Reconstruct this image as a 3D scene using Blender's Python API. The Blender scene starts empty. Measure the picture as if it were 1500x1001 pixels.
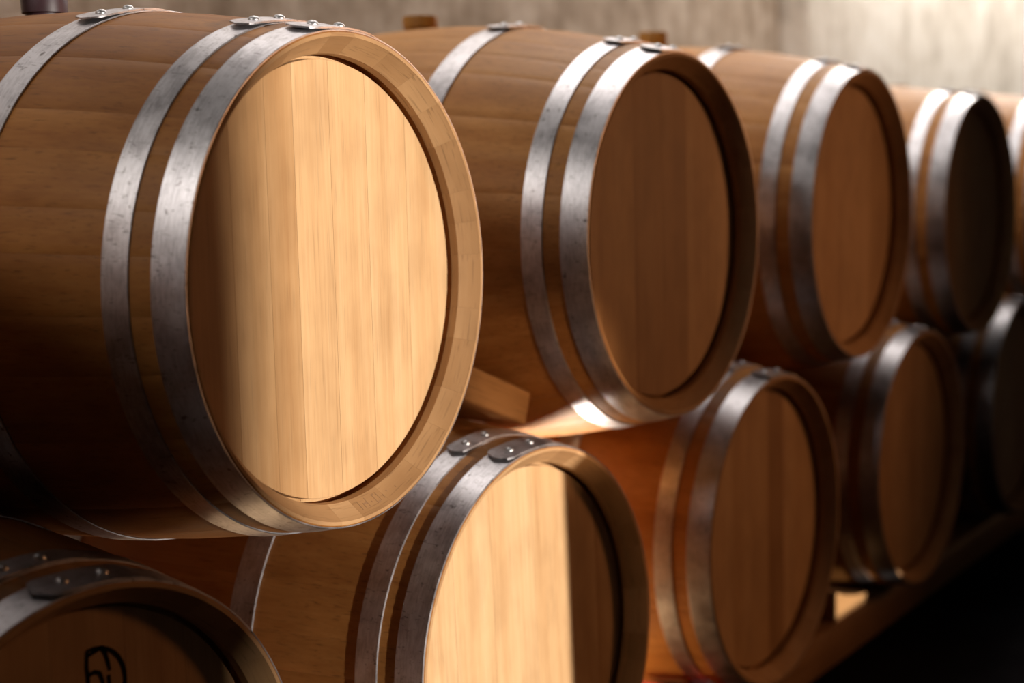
import bpy, bmesh, math, random
from mathutils import Vector, Matrix
C = bpy.context.scene.collection
S = bpy.context.scene
PI = math.pi
ZB = 0.955                     # height of the upper row's barrel axes above the floor

# ------------------------------------------------------------------ camera
cd = bpy.data.cameras.new('camera')
cam = bpy.data.objects.new('camera', cd); C.objects.link(cam)
r_, u_, f_ = (0.55707, -0.83002, -0.02705), (0.10844, 0.04041, 0.99328), (0.82335, 0.55626, -0.11252)
cam.matrix_world = Matrix(((r_[0], u_[0], -f_[0], -1.3743), (r_[1], u_[1], -f_[1], -1.1450),
                           (r_[2], u_[2], -f_[2], 0.1258 + ZB), (0, 0, 0, 1)))
cd.sensor_width = 36; cd.lens = 54.0; cd.clip_start = 0.05
cd.dof.use_dof = True; cd.dof.focus_distance = 1.82; cd.dof.aperture_fstop = 2.4; cd.dof.aperture_blades = 9
S.camera = cam

# ------------------------------------------------------------------ world, sun, lamps, exposure
w = bpy.data.worlds.new('world'); S.world = w; w.use_nodes = True
bg = w.node_tree.nodes['Background']
bg.inputs[0].default_value = (1.0, 0.58, 0.50, 1); bg.inputs[1].default_value = 0.035
def lamp(name, kind, loc, direction, energy, color, **k):
    d = bpy.data.lights.new(name, kind); d.energy = energy; d.color = color
    for a, v in k.items(): setattr(d, a, v)
    o = bpy.data.objects.new(name, d); C.objects.link(o); o.location = loc
    o.rotation_euler = Vector(direction).to_track_quat('-Z', 'Y').to_euler()
    return o
AZ, EL = math.radians(1.5), math.radians(1.5)
lamp('sun', 'SUN', (0, -6, 3), (-math.sin(AZ), math.cos(AZ), -math.tan(EL)), 5.2, (1.0, 0.92, 0.83), angle=math.radians(0.53))
lamp('skylight', 'AREA', (6.4, 0.62, ZB + 2.3), (0, 0.35, -1), 225, (1.0, 0.94, 0.88), shape='RECTANGLE', size=5.0, size_y=0.6)
lamp('skylight', 'AREA', (2.0, 0.70, ZB + 2.2), (0, -0.02, -1), 50, (1.0, 0.93, 0.88), shape='RECTANGLE', size=3.0, size_y=0.9)
lamp('side_window', 'AREA', (-2.7, 0.45, ZB + 1.85), (1, 0.0, -0.72), 36, (1.0, 0.94, 0.88), shape='RECTANGLE', size=1.3, size_y=0.8)
lamp('hoop_fill', 'AREA', (0.2, 1.38, ZB + 1.55), (0, -1, -0.15), 4.5, (1.0, 0.95, 0.92), shape='RECTANGLE', size=2.0, size_y=0.6)  # added fill, brightens reflections on the near barrels' hoops
lamp('head_fill', 'SPOT', (3.1, -2.1, 1.25), (-3.2, 2.1, -0.60), 92, (1.0, 0.45, 0.19), spot_size=math.radians(74), spot_blend=1.0, shadow_soft_size=0.25)  # added warm fill for the shaded barrel heads
lamp('bounce_fill', 'AREA', (0.80, 0.42, 0.06), (0, 0, 1), 2.8, (1.0, 0.62, 0.30), shape='RECTANGLE', size=0.10, size_y=0.3)  # added, stands in for bounce light between two lower barrels
lamp('bounce_fill', 'AREA', (0.00, 0.42, 0.06), (0, 0, 1), 0.7, (1.0, 0.66, 0.36), shape='RECTANGLE', size=0.10, size_y=0.3)  # same bounce stand-in, one gap further left
lamp('bounce_spot', 'SPOT', (0.85, 0.27, 0.06), (-0.14, -0.03, 0.56), 46, (1.0, 0.86, 0.72), spot_size=math.radians(32), spot_blend=0.5, shadow_soft_size=0.03)  # added to imitate bounced light on the second upper barrel's underside
lamp('block_fill', 'SPOT', (0.38, -2.0, 0.82), (0.14, 2.15, -0.07), 80, (1.0, 0.62, 0.36), spot_size=math.radians(8.5), spot_blend=0.7, shadow_soft_size=0.04)  # added narrow fill that brightens the wooden block
S.view_settings.view_transform = 'Standard'; S.view_settings.look = 'None'
S.view_settings.gamma = 1; S.view_settings.use_curve_mapping = False
S.view_settings.exposure = 0.0

# ------------------------------------------------------------------ materials
class N:
    def __init__(s, name):
        s.m = bpy.data.materials.new(name); s.m.use_nodes = True
        s.t = s.m.node_tree; s.b = s.t.nodes['Principled BSDF']
    def n(s, typ, **k):
        x = s.t.nodes.new(typ)
        for a, v in k.items():
            if a.startswith('i_'): x.inputs[int(a[2:])].default_value = v
            else: setattr(x, a, v)
        return x
    def l(s, a, b): s.t.links.new(a, b)
    def math(s, op, a, b=None, c=None):
        x = s.n('ShaderNodeMath', operation=op)
        for i, v in enumerate((a, b, c)):
            if v is None: continue
            if isinstance(v, (int, float)): x.inputs[i].default_value = v
            else: s.l(v, x.inputs[i])
        return x.outputs[0]
    def noise(s, vec, scale, detail=4, rough=0.55, dist=0.0):
        x = s.n('ShaderNodeTexNoise'); s.l(vec, x.inputs['Vector'])
        x.inputs['Scale'].default_value = scale; x.inputs['Detail'].default_value = detail
        x.inputs['Roughness'].default_value = rough; x.inputs['Distortion'].default_value = dist
        return x.outputs[0]
    def ramp(s, fac, stops, interp='LINEAR'):
        x = s.n('ShaderNodeValToRGB'); s.l(fac, x.inputs[0]); e = x.color_ramp.elements; x.color_ramp.interpolation = interp
        while len(e) < len(stops): e.new(0.5)
        for i, (p, c) in enumerate(stops): e[i].position = p; e[i].color = tuple(c) + (1,)
        return x.outputs[0]
    def mix(s, fac, a, b, blend='MIX'):
        x = s.n('ShaderNodeMix', data_type='RGBA', blend_type=blend)
        for i, v in ((0, fac), (6, a), (7, b)):
            if isinstance(v, (int, float)): x.inputs[i].default_value = v
            elif isinstance(v, tuple): x.inputs[i].default_value = v + (1,)
            else: s.l(v, x.inputs[i])
        return x.outputs[2]
    def bump(s, h, strength, dist=0.002):
        x = s.n('ShaderNodeBump'); x.inputs['Strength'].default_value = strength; x.inputs['Distance'].default_value = dist
        s.l(h, x.inputs['Height']); s.l(x.outputs[0], s.b.inputs['Normal'])
    def coords(s, scale, rand=True):
        tc = s.n('ShaderNodeTexCoord'); v = tc.outputs['Object']
        if rand:
            oi = s.n('ShaderNodeObjectInfo'); m = s.n('ShaderNodeVectorMath', operation='MULTIPLY_ADD')
            s.l(oi.outputs['Random'], m.inputs[0]); m.inputs[1].default_value = (37.3, 91.7, 53.1); s.l(v, m.inputs[2]); v = m.outputs[0]
        s.v = v
        mp = s.n('ShaderNodeMapping'); mp.inputs['Scale'].default_value = scale; s.l(v, mp.inputs[0])
        return mp.outputs[0]

def wood(name, axis, dark, mid, light, rough=0.5, spec=0.35, pore=0.35):
    a = N(name)
    def sc(across, along): return tuple(along if i == axis else across for i in range(3))
    fine = a.noise(a.coords(sc(230, 5)), 1, 5, 0.6)
    band = a.noise(a.coords(sc(34, 0.9)), 1, 3, 0.55, 0.6)
    broad = a.noise(a.coords(sc(9, 1.5)), 1, 2)
    pores = a.noise(a.coords(sc(420, 14)), 1, 2, 0.5)
    blot = a.noise(a.coords(sc(16, 9)), 1, 3)
    g = a.math('MULTIPLY_ADD', band, 0.45, a.math('MULTIPLY_ADD', fine, 0.35, a.math('MULTIPLY', broad, 0.30)))
    col = a.ramp(g, [(0.34, dark), (0.54, mid), (0.76, light)])
    pm = a.ramp(pores, [(0.28, (1 - pore,) * 3), (0.42, (1, 1, 1))])
    col = a.mix(1.0, col, pm, 'MULTIPLY')
    bm_ = a.ramp(blot, [(0.30, (0.86, 0.82, 0.78)), (0.6, (1.04, 1.02, 1.0))])
    col = a.mix(1.0, col, bm_, 'MULTIPLY')
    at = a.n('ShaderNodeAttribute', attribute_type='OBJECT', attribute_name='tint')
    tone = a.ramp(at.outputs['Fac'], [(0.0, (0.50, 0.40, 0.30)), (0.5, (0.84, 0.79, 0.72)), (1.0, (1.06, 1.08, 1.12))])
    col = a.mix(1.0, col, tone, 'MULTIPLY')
    a.l(col, a.b.inputs['Base Color'])
    a.b.inputs['Specular IOR Level'].default_value = spec
    rr = a.math('MULTIPLY_ADD', fine, 0.2, rough - 0.1); a.l(rr, a.b.inputs['Roughness'])
    a.bump(fine, 0.12, 0.0012)
    return a.m
OAK = ((0.49, 0.275, 0.120), (0.60, 0.375, 0.185), (0.69, 0.465, 0.255))
CHIME = ((0.53, 0.33, 0.165), (0.58, 0.37, 0.195), (0.62, 0.41, 0.225))
M_STAVE = wood('oak_stave', 1, (0.35, 0.138, 0.034), (0.48, 0.220, 0.062), (0.59, 0.30, 0.097), 0.52, 0.22)
M_HEAD = wood('oak_head', 2, *OAK, rough=0.55, spec=0.3, pore=0.16)
M_CHIME = wood('oak_end_grain', 0, *CHIME, rough=0.6, spec=0.25, pore=0.3)
M_BLOCK = wood('block_wood', 0, (0.38, 0.20, 0.08), (0.52, 0.29, 0.12), (0.6, 0.36, 0.17), 0.65, 0.25)
M_RAIL = wood('rail_wood', 0, (0.30, 0.16, 0.07), (0.40, 0.22, 0.10), (0.5, 0.3, 0.15), 0.7, 0.2)
M_BUNG = wood('bung_wood', 2, (0.36, 0.17, 0.03), (0.46, 0.24, 0.05), (0.55, 0.30, 0.08), 0.6, 0.3)

def steel(name, dark, light):
    a = N(name)
    v = a.coords((1, 1, 1))
    mott = a.noise(v, 26, 5, 0.65)
    fine = a.noise(a.coords((60, 420, 60)), 1, 3, 0.6)
    spots = a.noise(v, 95, 3, 0.6)
    scr = a.noise(a.coords((260, 30, 260)), 1, 2, 0.5, 1.5)
    g = a.math('MULTIPLY_ADD', mott, 0.6, a.math('MULTIPLY', fine, 0.4))
    col = a.ramp(g, [(0.38, dark), (0.58, light)])
    sp = a.ramp(spots, [(0.27, (0.35, 0.32, 0.30)), (0.36, (1, 1, 1))]); col = a.mix(1.0, col, sp, 'MULTIPLY')
    sm = a.ramp(scr, [(0.29, (0.45, 0.43, 0.41)), (0.36, (1, 1, 1))]); col = a.mix(1.0, col, sm, 'MULTIPLY')
    a.l(col, a.b.inputs['Base Color']); a.b.inputs['Metallic'].default_value = 1.0
    rr = a.math('MULTIPLY_ADD', mott, 0.26, 0.30); a.l(rr, a.b.inputs['Roughness'])
    a.bump(mott, 0.10, 0.002)
    return a.m
M_STEEL = steel('galvanised_steel', (0.38, 0.36, 0.37), (0.62, 0.60, 0.615))
M_RIVET = steel('rivet_steel', (0.42, 0.41, 0.41), (0.58, 0.57, 0.57))

def plain(name, col, rough=0.6, spec=0.4, var=0.25):
    a = N(name); n = a.noise(a.coords((1, 1, 1)), 60, 3)
    c = a.ramp(n, [(0.3, tuple(x * (1 - var) for x in col)), (0.7, col)])
    a.l(c, a.b.inputs['Base Color']); a.b.inputs['Roughness'].default_value = rough
    a.b.inputs['Specular IOR Level'].default_value = spec; a.bump(n, 0.1)
    return a.m
M_SILI = plain('dark_silicone', (0.030, 0.010, 0.014), 0.5)
M_RED = plain('red_paint', (0.70, 0.02, 0.008), 0.5)
M_INK = plain('branded_black', (0.006, 0.004, 0.004), 0.9, 0.1)
M_STAMP = plain('stamp_brown', (0.34, 0.195, 0.10), 0.8, 0.1)

def plaster(name, dark, mid, light):
    a = N(name); v = a.coords((1, 1, 1), rand=False)
    big = a.noise(a.coords((1.6, 1.6, 1.0), rand=False), 1.3, 4, 0.6, 0.4)
    med = a.noise(v, 9, 5, 0.65)
    streak = a.noise(a.coords((14, 14, 2.5), rand=False), 1, 4, 0.6)
    fine = a.noise(v, 70, 4, 0.7)
    g = a.math('MULTIPLY_ADD', big, 0.4, a.math('MULTIPLY_ADD', med, 0.35, a.math('MULTIPLY', streak, 0.25)))
    col = a.ramp(g, [(0.40, dark), (0.50, mid), (0.60, light)])
    a.l(col, a.b.inputs['Base Color']); a.b.inputs['Roughness'].default_value = 0.9; a.b.inputs['Specular IOR Level'].default_value = 0.02
    a.bump(a.math('MULTIPLY_ADD', med, 0.7, fine), 0.5, 0.01)
    return a.m
M_WALL = plaster('brown_plaster', (0.26, 0.195, 0.14), (0.42, 0.33, 0.25), (0.58, 0.48, 0.39))
M_PIER = plaster('pale_plaster', (0.46, 0.40, 0.33), (0.68, 0.61, 0.52), (0.80, 0.74, 0.66))
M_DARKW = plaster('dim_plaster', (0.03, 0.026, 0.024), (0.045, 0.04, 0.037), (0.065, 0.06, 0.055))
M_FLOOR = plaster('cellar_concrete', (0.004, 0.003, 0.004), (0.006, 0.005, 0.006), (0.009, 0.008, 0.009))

# ------------------------------------------------------------------ helpers
def mesh(name, verts, faces, mat, sharp=35, smooth=True):
    me = bpy.data.meshes.new(name); me.from_pydata(verts, [], faces); me.validate(); me.update()
    b = bmesh.new(); b.from_mesh(me); bmesh.ops.recalc_face_normals(b, faces=b.faces[:]); b.to_mesh(me); b.free()
    me.materials.append(mat)
    if smooth:
        me.shade_smooth()
        me.set_sharp_from_angle(angle=math.radians(sharp))
    return me
def link(name, me, parent=None, mat4=None, **props):
    o = bpy.data.objects.new(name, me); C.objects.link(o)
    if parent: o.parent = parent
    if mat4 is not None: o.matrix_local = mat4
    for k, v in props.items(): o[k] = v
    return o
def box_mesh(name, x0, x1, y0, y1, z0, z1, mat, bevel=0.0):
    b = bmesh.new(); bmesh.ops.create_cube(b, size=1)
    for v in b.verts:
        v.co = Vector((x0 + (v.co.x + .5) * (x1 - x0), y0 + (v.co.y + .5) * (y1 - y0), z0 + (v.co.z + .5) * (z1 - z0)))
    if bevel: bmesh.ops.bevel(b, geom=b.edges[:], offset=bevel, segments=2, affect='EDGES', profile=0.5)
    me = bpy.data.meshes.new(name); b.to_mesh(me); b.free(); me.materials.append(mat); me.update()
    if bevel: me.shade_smooth(); me.set_sharp_from_angle(angle=math.radians(50))
    return me
def structure(name, me):
    o = link(name, me); o['kind'] = 'structure'; return o
T = Matrix.Translation

# ------------------------------------------------------------------ setting
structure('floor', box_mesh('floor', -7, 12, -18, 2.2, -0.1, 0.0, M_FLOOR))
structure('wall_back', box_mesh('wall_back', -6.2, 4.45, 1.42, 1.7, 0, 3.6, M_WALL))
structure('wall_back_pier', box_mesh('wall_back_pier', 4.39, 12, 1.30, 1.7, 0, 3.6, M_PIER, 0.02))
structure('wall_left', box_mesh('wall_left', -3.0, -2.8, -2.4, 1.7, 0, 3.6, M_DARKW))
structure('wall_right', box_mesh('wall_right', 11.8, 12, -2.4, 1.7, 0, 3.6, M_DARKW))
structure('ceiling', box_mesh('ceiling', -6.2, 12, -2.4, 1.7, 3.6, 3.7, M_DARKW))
# front wall with a doorway and two low slots added to let sun onto the wedges, built of blocks around the openings
YF0, YF1 = -2.4, -2.2
DX0, DX1, DZ = -0.40, 0.578, 2.1
VX0, VX1, VZ0, VZ1 = 1.72, 1.900, 0.16, 0.24  # added sun slot, sized to light the pale wedge
def fb(name, x0, x1, z0, z1): structure(name, box_mesh(name, x0, x1, YF0, YF1, z0, z1, M_DARKW))
fb('wall_front_left', -6.2, DX0, 0, 3.6); fb('wall_front_lintel', DX0, DX1, DZ, 3.6)
fb('wall_front_sill', VX0, VX1, 0, VZ0); fb('wall_front_over', VX0, VX1, VZ1, 3.6)
fb('wall_front_pier', DX1, 1.03, 0, 3.6); fb('wall_front_base', 1.03, 1.105, 0, 0.145); fb('wall_front_head', 1.03, 1.105, 0.215, 3.6); fb('wall_front_mid', 1.105, VX0, 0, 3.6); fb('wall_front_right', VX1, 12, 0, 3.6)  # base and head frame the added slot that lights the red wedge
fb('shaft_blocker', 0.447, DX1 + 0.01, 0.765, DZ)  # unseen blocker added to keep sun off the wooden block
structure('shaft_edge_blocker', box_mesh('shaft_edge_blocker', -5.0, 0.290, -16.3, -16.0, 0, 3.4, M_DARKW))  # unseen far blocker, added for the sun shaft's soft left edge

# ------------------------------------------------------------------ barrel
RH = 0.285; L = 0.95
def prof(y, Rb): return Rb - (Rb - RH) * ((y - L / 2) / (L / 2)) ** 2
def slope(y, Rb): return -2 * (Rb - RH) * (y - L / 2) / (L / 2) ** 2

def stave_mesh(deg, Rb):
    half = math.radians(deg) / 2; n = 6 if deg > 12 else 5
    gap = 0.00006
    ys = [0.0, 0.0012, 0.023, 0.0335, 0.0350, 0.050, 0.053, 0.07, 0.12, 0.2, 0.3, 0.39, 0.475, 0.56, 0.65, 0.75, 0.83, 0.88, 0.90, 0.92, 0.932, 0.9488, 0.95]
    verts = []; faces = []; W = None
    for y in ys:
        e = min(y, L - y); ro = prof(y, Rb)
        if e < 0.001: ro -= 0.0012; ri = 0.2795
        elif e < 0.002: ri = 0.2790
        elif e < 0.025: ri = 0.2615
        elif e < 0.034: ri = 0.2605
        elif e < 0.051: ri = 0.2680
        elif e < 0.06: ri = 0.2580
        else: ri = ro - 0.027
        ring = []
        ho = half - gap / ro; ch = 0.0006
        angs = [-ho] + [-ho + ch / ro + (2 * (ho - ch / ro)) * i / (n - 1) for i in range(n)] + [ho]
        for i, a in enumerate(angs):
            rr = ro - (0.0002 if i in (0, len(angs) - 1) else 0)
            ring.append((rr * math.sin(a), y - L / 2, rr * math.cos(a)))
        hi = half - gap / ri
        for i in range(n):
            a = hi - 2 * hi * i / (n - 1); ring.append((ri * math.sin(a), y - L / 2, ri * math.cos(a)))
        W = len(ring); verts += ring
    for j in range(len(ys) - 1):
        for i in range(W):
            a, b = j * W + i, j * W + (i + 1) % W
            faces.append((a, b, b + W, a + W))
    faces.append(tuple(range(W))); faces.append(tuple((len(ys) - 1) * W + i for i in range(W)))
    me = mesh('stave', verts, faces, M_STAVE, 28)
    me.materials.append(M_CHIME)                         # freshly cut end: rim and bevel
    for p in me.polygons:
        c = p.center
        if c.y < 0.034 - L / 2 and math.hypot(c.x, c.z) < RH - 0.0022: p.material_index = 1
        if c.y < 0.0002 - L / 2: p.material_index = 1
    return me

def board_mesh(x0, x1, yf, R0=0.2555, R1=0.2635):
    # a head board between two chords; front rim chamfered into the groove
    verts = []; faces = []
    layers = [(yf, R0, 0.0002), (yf + 0.0006, R0 + 0.0004, 0.00015), (yf + 0.010, R0 + 0.0015, 0.0003), (yf + 0.0125, R1, 0.0003), (yf + 0.024, R1, 0.0003)]
    n = 10
    for (y, R, g) in layers:
        a0, a1 = max(x0 + g, -R + 1e-4), min(x1 - g, R - 1e-4)
        for i in range(n + 1):
            x = a0 + (a1 - a0) * (0.5 - 0.5 * math.cos(PI * i / n)); verts.append((x, y, math.sqrt(max(R * R - x * x, 0))))
        for i in range(n + 1):
            x = a1 + (a0 - a1) * (0.5 - 0.5 * math.cos(PI * i / n)); verts.append((x, y, -math.sqrt(max(R * R - x * x, 0))))
    W = 2 * (n + 1)
    NL = len(layers)
    for j in range(NL - 1):
        for i in range(W):
            a, b = j * W + i, j * W + (i + 1) % W; faces.append((a, b, b + W, a + W))
    faces.append(tuple(range(W))); faces.append(tuple((NL - 1) * W + i for i in range(W)))
    return mesh('head_board', verts, faces, M_HEAD, 25)

def hoop_mesh(y0, y1, Rb, th, back):
    ys = [y0, y0 + 0.0006, (y0 + y1) / 2, y1 - 0.0006, y1]; n = 120; verts = []; faces = []
    prf = []
    for i, y in enumerate(ys): prf.append((y, prof(y, Rb) + th - (0.0005 if i in (0, 4) else 0)))
    for y in reversed(ys): prf.append((y, prof(y, Rb) + 0.0002))
    W = len(prf)
    for k in range(n):
        a = 2 * PI * k / n
        for (y, r) in prf:
            yy = (L - y) if back else y
            verts.append((r * math.sin(a), yy - L / 2, r * math.cos(a)))
    for k in range(n):
        for i in range(W):
            a, b = k * W + i, k * W + (i + 1) % W; a2, b2 = ((k + 1) % n) * W + i, ((k + 1) % n) * W + (i + 1) % W
            faces.append((a, b, b2, a2))
    return mesh('hoop', verts, faces, M_STEEL, 30)

def lap_mesh(y0, y1, Rb, th, t0, t1):
    # the overlapping hoop end: leaves the hoop on a tangent, end rounded like a tongue. t0 = free end angle, from +Z towards -X
    w = y1 - y0; ym = (y0 + y1) / 2; n = 26; m = 8; verts = []; faces = []
    R = prof(ym, Rb) + th; tl = t0 - math.radians(13)
    for side in (0.0, 1.0):
        for k in range(n + 1):
            f = k / n; t = t0 + (t1 - t0) * (1 - (1 - f) ** 1.6)
            s_end = (t0 - t) * R
            dip = w * 0.48; c = 1.0
            if s_end < dip: c = math.sqrt(max(0.0, 1 - (1 - s_end / dip) ** 2)) * 0.96 + 0.04
            lift = 0.0
            if t > tl: lift = R * (1 / math.cos(t - tl) - 1) * 0.55
            tail = min(1.0, (t - t1) * R / 0.02)
            for i in range(m + 1):
                y = ym + (i / m - 0.5) * (w - 0.0008) * c
                r = prof(y, Rb) + th + lift + 0.0001 + side * th * (0.15 + 0.85 * tail)
                verts.append((-r * math.sin(t), y - L / 2, r * math.cos(t)))
    W = m + 1; o2 = (n + 1) * W
    for k in range(n):
        for i in range(m):
            a = k * W + i; q = (a, a + 1, a + 1 + W, a + W)
            faces.append(q); faces.append(tuple(o2 + v for v in reversed(q)))
        a = k * W; faces.append((a, a + W, o2 + a + W, o2 + a))
        a = k * W + m; faces.append((a, o2 + a, o2 + a + W, a + W))
    for i in range(m):
        faces.append((i, i + 1, o2 + i + 1, o2 + i)); a = n * W + i; faces.append((a, o2 + a, o2 + a + 1, a + 1))
    return mesh('hoop_lap', verts, faces, M_STEEL, 40)

def rivet_mesh():
    prf = [(0.0068, 0.0), (0.0068, 0.0008), (0.0060, 0.0024), (0.0041, 0.0037), (0.0016, 0.0043)]
    n = 14; verts = []; faces = []
    for (r, z) in prf:
        for k in range(n): verts.append((r * math.cos(2 * PI * k / n), r * math.sin(2 * PI * k / n), z))
    for j in range(len(prf) - 1):
        for k in range(n):
            a, b = j * n + k, j * n + (k + 1) % n; faces.append((a, b, b + n, a + n))
    faces.append(tuple(range(n))); faces.append(tuple((len(prf) - 1) * n + k for k in range(n)))
    return mesh('rivet', verts, faces, M_RIVET, 60)
RIVET = rivet_mesh()

def bung_mesh(r0, r1, h, mat):
    prf = [(r0, -0.02), (r1 * 0.985, h - 0.003), (r1 * 0.9, h)]
    if r1 > r0 * 1.1: prf = [(r0, -0.02), (r0 * 1.02, 0.002), (r1, 0.0035), (r1 * 1.03, h - 0.004), (r1 * 0.97, h)]
    n = 28; verts = []; faces = []
    for (r, z) in prf:
        for k in range(n): verts.append((r * math.cos(2 * PI * k / n), r * math.sin(2 * PI * k / n), z))
    for j in range(len(prf) - 1):
        for k in range(n):
            a, b = j * n + k, j * n + (k + 1) % n; faces.append((a, b, b + n, a + n))
    faces.append(tuple(range(n))); faces.append(tuple((len(prf) - 1) * n + k for k in range(n)))
    return mesh('bung', verts, faces, mat, 40)

def strokes_mesh(name, lines, width, y, mat, th=0.0004):
    verts = []; faces = []
    for pts in lines:
        base = len(verts); k = len(pts)
        for i, p in enumerate(pts):
            a = Vector(pts[max(i - 1, 0)]); b = Vector(pts[min(i + 1, k - 1)]); d = (b - a).normalized()
            wd = width * (0.7 + 0.5 * math.sin(PI * (i + 0.5) / k)); nx, nz = -d.y * wd / 2, d.x * wd / 2
            for (sx, yy) in ((1, y), (-1, y), (1, y - th), (-1, y - th)): verts.append((p[0] + sx * nx, yy, p[1] + sx * nz))
        for i in range(k - 1):
            a = base + 4 * i; b = a + 4
            faces += [(a + 2, a + 3, b + 3, b + 2), (a, b, b + 1, a + 1), (a, a + 2, b + 2, b), (a + 1, b + 1, b + 3, a + 3)]
        faces += [(base, base + 1, base + 3, base + 2), (b, b + 2, b + 3, b + 1)]
    return mesh(name, verts, faces, mat, 40)

HOOPS = [(0.001, 0.041, 0.0022), (0.067, 0.099, 0.0020), (0.266, 0.308, 0.0020)]
HEADY = 0.037

def barrel(x, y, z, yaw, tilt, Rb, label, group, seed, boards=None, tints=None, lap=(104, 103, 100), bung=None, stave_tint=0.5, roll=0.0, dz_back=True):
    rnd = random.Random(seed)
    root = bpy.data.objects.new('wine_barrel', None); C.objects.link(root); root.empty_display_size = 0.1
    root['label'] = label; root['category'] = 'barrel'; root['group'] = group
    # front rim centre at (x, y, z), axis turned by yaw and tilt; the Empty sits at the lowest point of the bilge
    n = Vector((math.sin(yaw), -math.cos(yaw) * math.cos(tilt), math.sin(tilt))).normalized(); ax = -n
    rt = Vector((math.cos(yaw), math.sin(yaw), 0)); up = rt.cross(ax)
    M = Matrix((( rt.x, ax.x, up.x, 0), (rt.y, ax.y, up.y, 0), (rt.z, ax.z, up.z, 0), (0, 0, 0, 1)))
    ctr = Vector((x, y, z + ZB)) + ax * (L / 2)
    root.matrix_world = T(ctr - up * Rb) @ M
    up0 = T((0, 0, Rb))                                  # local frame with the barrel's centre at its origin
    # staves
    kinds = {9.0: stave_mesh(9.0, Rb), 12.0: stave_mesh(12.0, Rb), 15.0: stave_mesh(15.0, Rb)}
    seq = [9.0] * 8 + [12.0] * 9 + [15.0] * 12; rnd.shuffle(seq)
    a = math.radians(roll)
    for d in seq:
        a += math.radians(d) / 2
        link('stave', kinds[d], root, up0 @ Matrix.Rotation(a, 4, 'Y'), tint=min(1, max(0, rnd.gauss(stave_tint, 0.05))))
        a += math.radians(d) / 2
    # front head
    if boards is None:
        boards = [-0.27]; 
        while boards[-1] < 0.19: boards.append(boards[-1] + rnd.uniform(0.065, 0.105))
        boards = boards[:-1] + [0.27] if 0.27 - boards[-1] < 0.05 else boards + [0.27]
    for i in range(len(boards) - 1):
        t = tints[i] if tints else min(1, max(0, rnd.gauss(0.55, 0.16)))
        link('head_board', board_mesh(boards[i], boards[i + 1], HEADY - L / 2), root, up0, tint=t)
    # rear head, plain
    nn = 48; v = [(0.264 * math.cos(2 * PI * k / nn), L / 2 - 0.05 + dy, 0.264 * math.sin(2 * PI * k / nn)) for dy in (0, 0.02) for k in range(nn)]
    f = [(k, (k + 1) % nn, nn + (k + 1) % nn, nn + k) for k in range(nn)] + [tuple(range(nn)), tuple(range(nn, 2 * nn))]
    link('rear_head', mesh('rear_head', v, f, M_HEAD, 30), root, up0, tint=0.4)
    # hoops with laps and rivets
    for back in (False, True):
        for hi, (y0, y1, th) in enumerate(HOOPS):
            h = link('hoop', hoop_mesh(y0, y1, Rb, th, back), root, up0)
            if back: continue
            t0 = math.radians(lap[hi] - 90); span = 0.125 + 0.01 * (hi == 0); t1 = t0 - span / prof(y0, Rb)
            link('hoop_lap', lap_mesh(y0, y1, Rb, th, t0, t1), h)
            for fr in (0.26, 0.62):
                t = t0 + (t1 - t0) * fr; ym = (y0 + y1) / 2; tl = t0 - math.radians(13)
                lift = prof(ym, Rb) * (1 / math.cos(max(0, t - tl)) - 1) * 0.55
                r = prof(ym, Rb) + 2 * th + lift
                R4 = T((-r * math.sin(t), ym - L / 2, r * math.cos(t))) @ Matrix.Rotation(-t, 4, 'Y') @ Matrix.Rotation(math.atan(-slope(ym, Rb)) * -1, 4, 'X')
                link('rivet', RIVET, h, R4)
    if bung:
        r0, r1, hh, mat, lab, bx = bung
        o = link('bung', bung_mesh(r0, r1, hh, mat), root, up0 @ T((0, bx, Rb)), tint=0.5)
        o['label'] = lab
    return root, up0

G1, G2 = 'barrels of the upper row', 'barrels of the lower row'
WB = lambda y=0.0: (0.026, 0.030, 0.023, M_BUNG, 'yellowish wooden bung', y)
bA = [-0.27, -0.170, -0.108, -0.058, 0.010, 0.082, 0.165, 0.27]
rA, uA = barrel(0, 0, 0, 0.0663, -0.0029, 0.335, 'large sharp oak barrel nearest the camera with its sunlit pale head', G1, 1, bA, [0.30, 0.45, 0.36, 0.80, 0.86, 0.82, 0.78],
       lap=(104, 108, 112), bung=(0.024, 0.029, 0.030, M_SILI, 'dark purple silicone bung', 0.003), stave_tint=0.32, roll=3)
barrel(0.7975, -0.0081, 0.0119, -0.0017, 0.0, 0.356, 'upper barrel right of the big sunlit one, with a yellow bung', G1, 2, lap=(103, 104, 106), bung=WB(0.03), stave_tint=0.82, roll=8)
barrel(1.592, -0.0078, 0.012, 0.0198, -0.0168, 0.352, 'third barrel of the upper row, in front of the bright wall corner', G1, 3, lap=(98, 99, 101), bung=(0.026, 0.030, 0.034, M_BUNG, 'yellowish wooden bung', 0.005), stave_tint=0.85, roll=5)
barrel(2.3943, 0.001, -0.02, 0.0, 0.0, 0.336, 'fourth barrel of the upper row, the last whose dark head shows', G1, 4, lap=(99, 98, 97), bung=WB(0.03), stave_tint=0.8)
barrel(3.19, 0.0, -0.02, 0.0, 0.0, 0.336, 'fifth upper barrel, cut by the right edge, only its hoop shows', G1, 5, lap=(98, 98, 97), bung=WB(0.03), stave_tint=0.8)
barrel(3.985, 0.0, -0.02, 0.0, 0.0, 0.336, 'farthest upper barrel, only its bung and top show behind the fourth', G1, 6, lap=(98, 98, 97), bung=WB(0.03), stave_tint=0.55)

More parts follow.
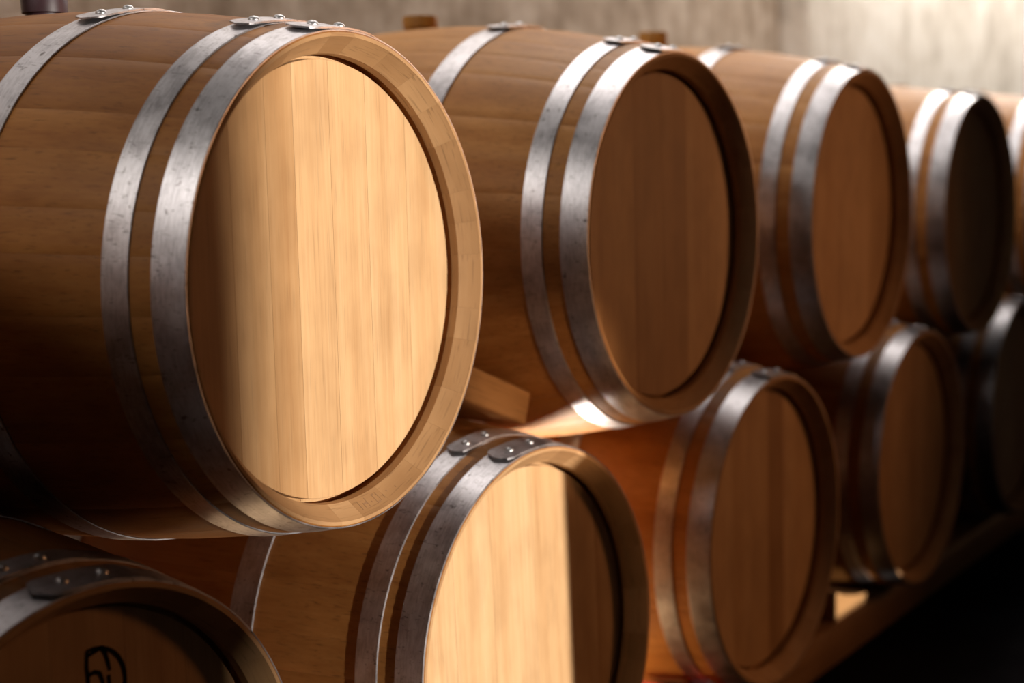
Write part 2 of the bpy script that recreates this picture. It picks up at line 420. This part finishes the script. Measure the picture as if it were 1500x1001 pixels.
ZL = -0.5525
barrel(-0.80, 0.03, -0.005, 0.0, 0.0, 0.344, 'upper barrel standing left of the big sunlit one, past the edge', G1, 7, stave_tint=0.45)
barrel(-1.21, 0.03, ZL, 0.0, 0.0, 0.334, 'lower barrel left of the one with the burnt mark, past the edge', G2, 16, stave_tint=0.45)
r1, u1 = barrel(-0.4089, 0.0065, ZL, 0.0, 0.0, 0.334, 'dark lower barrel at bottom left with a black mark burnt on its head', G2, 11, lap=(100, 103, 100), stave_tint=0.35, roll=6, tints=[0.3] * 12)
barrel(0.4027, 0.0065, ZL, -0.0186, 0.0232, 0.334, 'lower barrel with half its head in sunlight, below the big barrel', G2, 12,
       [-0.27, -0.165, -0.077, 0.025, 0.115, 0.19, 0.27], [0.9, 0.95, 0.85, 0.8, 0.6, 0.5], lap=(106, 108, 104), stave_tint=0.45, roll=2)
barrel(1.1968, 0.0065, ZL, 0.0, 0.0, 0.334, 'lower barrel with a purplish head beneath the gap after the yellow-bunged barrel', G2, 13, lap=(99, 100, 100), stave_tint=0.6, roll=4)
barrel(1.99, 0.0065, ZL, 0.0, 0.0, 0.334, 'fourth lower barrel, dim reddish head standing on the wooden rail', G2, 14, lap=(96, 97, 98), stave_tint=0.5)
barrel(2.79, 0.0065, ZL, 0.0, 0.0, 0.334, 'lower barrel cut off by the right edge, with bright white glints on its hoops', G2, 15, lap=(97, 97, 98), stave_tint=0.5)

# black emblem burnt into the bottom-left barrel's head (x, z measured from the head's centre)
def arc(cx, cz, r, a0, a1, n=12): return [(cx + r * math.cos(math.radians(a0 + (a1 - a0) * i / n)), cz + r * math.sin(math.radians(a0 + (a1 - a0) * i / n))) for i in range(n + 1)]
lines = [arc(0.030, 0.172, 0.040, 100, -50, 16), [(0.0235, 0.212), (0.022, 0.196), (0.023, 0.182), (0.020, 0.168)],
         [(0.023, 0.206), (0.032, 0.2085), (0.041, 0.2105), (0.0465, 0.203), (0.0495, 0.192), (0.051, 0.184)],
         [(0.022, 0.186), (0.031, 0.188), (0.038, 0.185), (0.041, 0.176), (0.041, 0.160)], [(0.049, 0.180), (0.050, 0.158)], [(0.020, 0.168), (0.027, 0.150), (0.045, 0.142)]]
em = link('emblem', strokes_mesh('emblem', lines, 0.0042, HEADY - L / 2 - 0.0002, M_INK), r1, u1); em['label'] = 'black burnt emblem'

# ------------------------------------------------------------------ rails, wedges, block
def tag(o, label, cat, group=None):
    o['label'] = label; o['category'] = cat
    if group: o['group'] = group
    return o
ZR = 0.090
tag(link('support_rail', box_mesh('support_rail', -1.3, 6.0, 0.085, 0.195, 0.0, ZR, M_RAIL, 0.004), tint=0.5), 'long brown wooden rail under the front of the lower barrels', 'rail')
tag(link('support_rail', box_mesh('support_rail', -1.3, 6.0, 0.755, 0.865, 0.0, ZR, M_RAIL, 0.004), tint=0.5), 'wooden rail in the dark under the rear of the lower barrels', 'rail')

def wedge(x_thick, x_thin, y0, y1, h, mat, name='wedge_chock'):
    n = 6; verts = []; faces = []
    for i in range(n + 1):
        f = i / n; x = x_thick + (x_thin - x_thick) * f; hh = h * (1 - f) ** 0.9 * (1 - 0.25 * math.sin(PI * f)) + 0.006
        verts += [(x, y0, 0), (x, y1, 0), (x, y1, hh), (x, y0, hh)]
    for i in range(n):
        a = 4 * i
        for q in ((0, 1), (1, 2), (2, 3), (3, 0)): faces.append((a + q[0], a + q[1], a + 4 + q[1], a + 4 + q[0]))
    faces += [(0, 1, 2, 3), (4 * n + 3, 4 * n + 2, 4 * n + 1, 4 * n)]
    return mesh(name, verts, faces, mat, 25)
WG = 'wedge chocks on the rail'
def place_wedge(x_thick, x_thin, h, mat, label):
    return tag(link('wedge_chock', wedge(0, x_thin - x_thick, 0.088, 0.192, h, mat), None, T((x_thick, 0, ZR)), tint=0.55), label, 'wedge', WG)
place_wedge(1.665, 1.93, 0.060, M_BLOCK, 'sunlit pale wooden wedge on the rail beside the fourth lower barrel')
place_wedge(0.975, 1.14, 0.057, M_RED, 'red painted wedge at the bottom edge, left of the purplish-headed barrel')

bk = link('wooden_block', box_mesh('wooden_block', -0.11, 0.075, -0.06, 0.08, -0.026, 0.026, M_BLOCK, 0.005), None,
          T((0.492, 0.195, ZB - 0.214)) @ Matrix.Rotation(math.radians(21), 4, 'Y'), tint=0.5)
tag(bk, 'tilted brown wooden block wedged between the upper barrels on top of a lower barrel', 'block')

# faint burnt characters on the lower bevel of the big barrel's rim, too small to read
def bevel_strokes(strokes, w, mat):
    def P(a, q, off=0.0):                                # a = angle from straight down (radians), q = 0 outer .. 1 inner edge of the bevel
        r = 0.2790 - 0.0175 * q - off * 0.78; y = 0.0012 + 0.0218 * q - off * 0.62
        return (r * math.sin(a), y - L / 2, -r * math.cos(a))
    verts = []; faces = []
    for (a0, q0, a1, q1) in strokes:
        da, dq = (a1 - a0) * 0.27, (q1 - q0) * 0.0175; ln = math.hypot(da, dq) or 1
        na, nq = -dq / ln * w / 2 / 0.27, da / ln * w / 2 / 0.0175
        b = len(verts)
        for off in (0.0, 0.0003):
            verts += [P(a0 + na, q0 + nq, off), P(a0 - na, q0 - nq, off), P(a1 - na, q1 - nq, off), P(a1 + na, q1 + nq, off)]
        faces += [(b + 4, b + 5, b + 6, b + 7), (b, b + 1, b + 5, b + 4), (b + 1, b + 2, b + 6, b + 5), (b + 2, b + 3, b + 7, b + 6), (b + 3, b, b + 4, b + 7)]
    return mesh('stamp', verts, faces, mat, 30)
st = []
for k, (q0, q1) in enumerate([(0.3, 0.75), (0.35, 0.6), (0.3, 0.8), (0.45, 0.5), (0.3, 0.75), (0.3, 0.78), (0.3, 0.5)]):
    a = 0.035 + 0.028 * k; st.append((a, q0, a + 0.004, q1))
st += [(0.063, 0.55, 0.091, 0.55), (0.147, 0.3, 0.168, 0.3), (0.147, 0.75, 0.165, 0.75), (0.24, 0.55, 0.246, 0.5), (0.30, 0.4, 0.305, 0.46)]
o = link('stamp', bevel_strokes(st, 0.0011, M_STAMP), rA, uA); o['label'] = 'faint dark stamped marks'
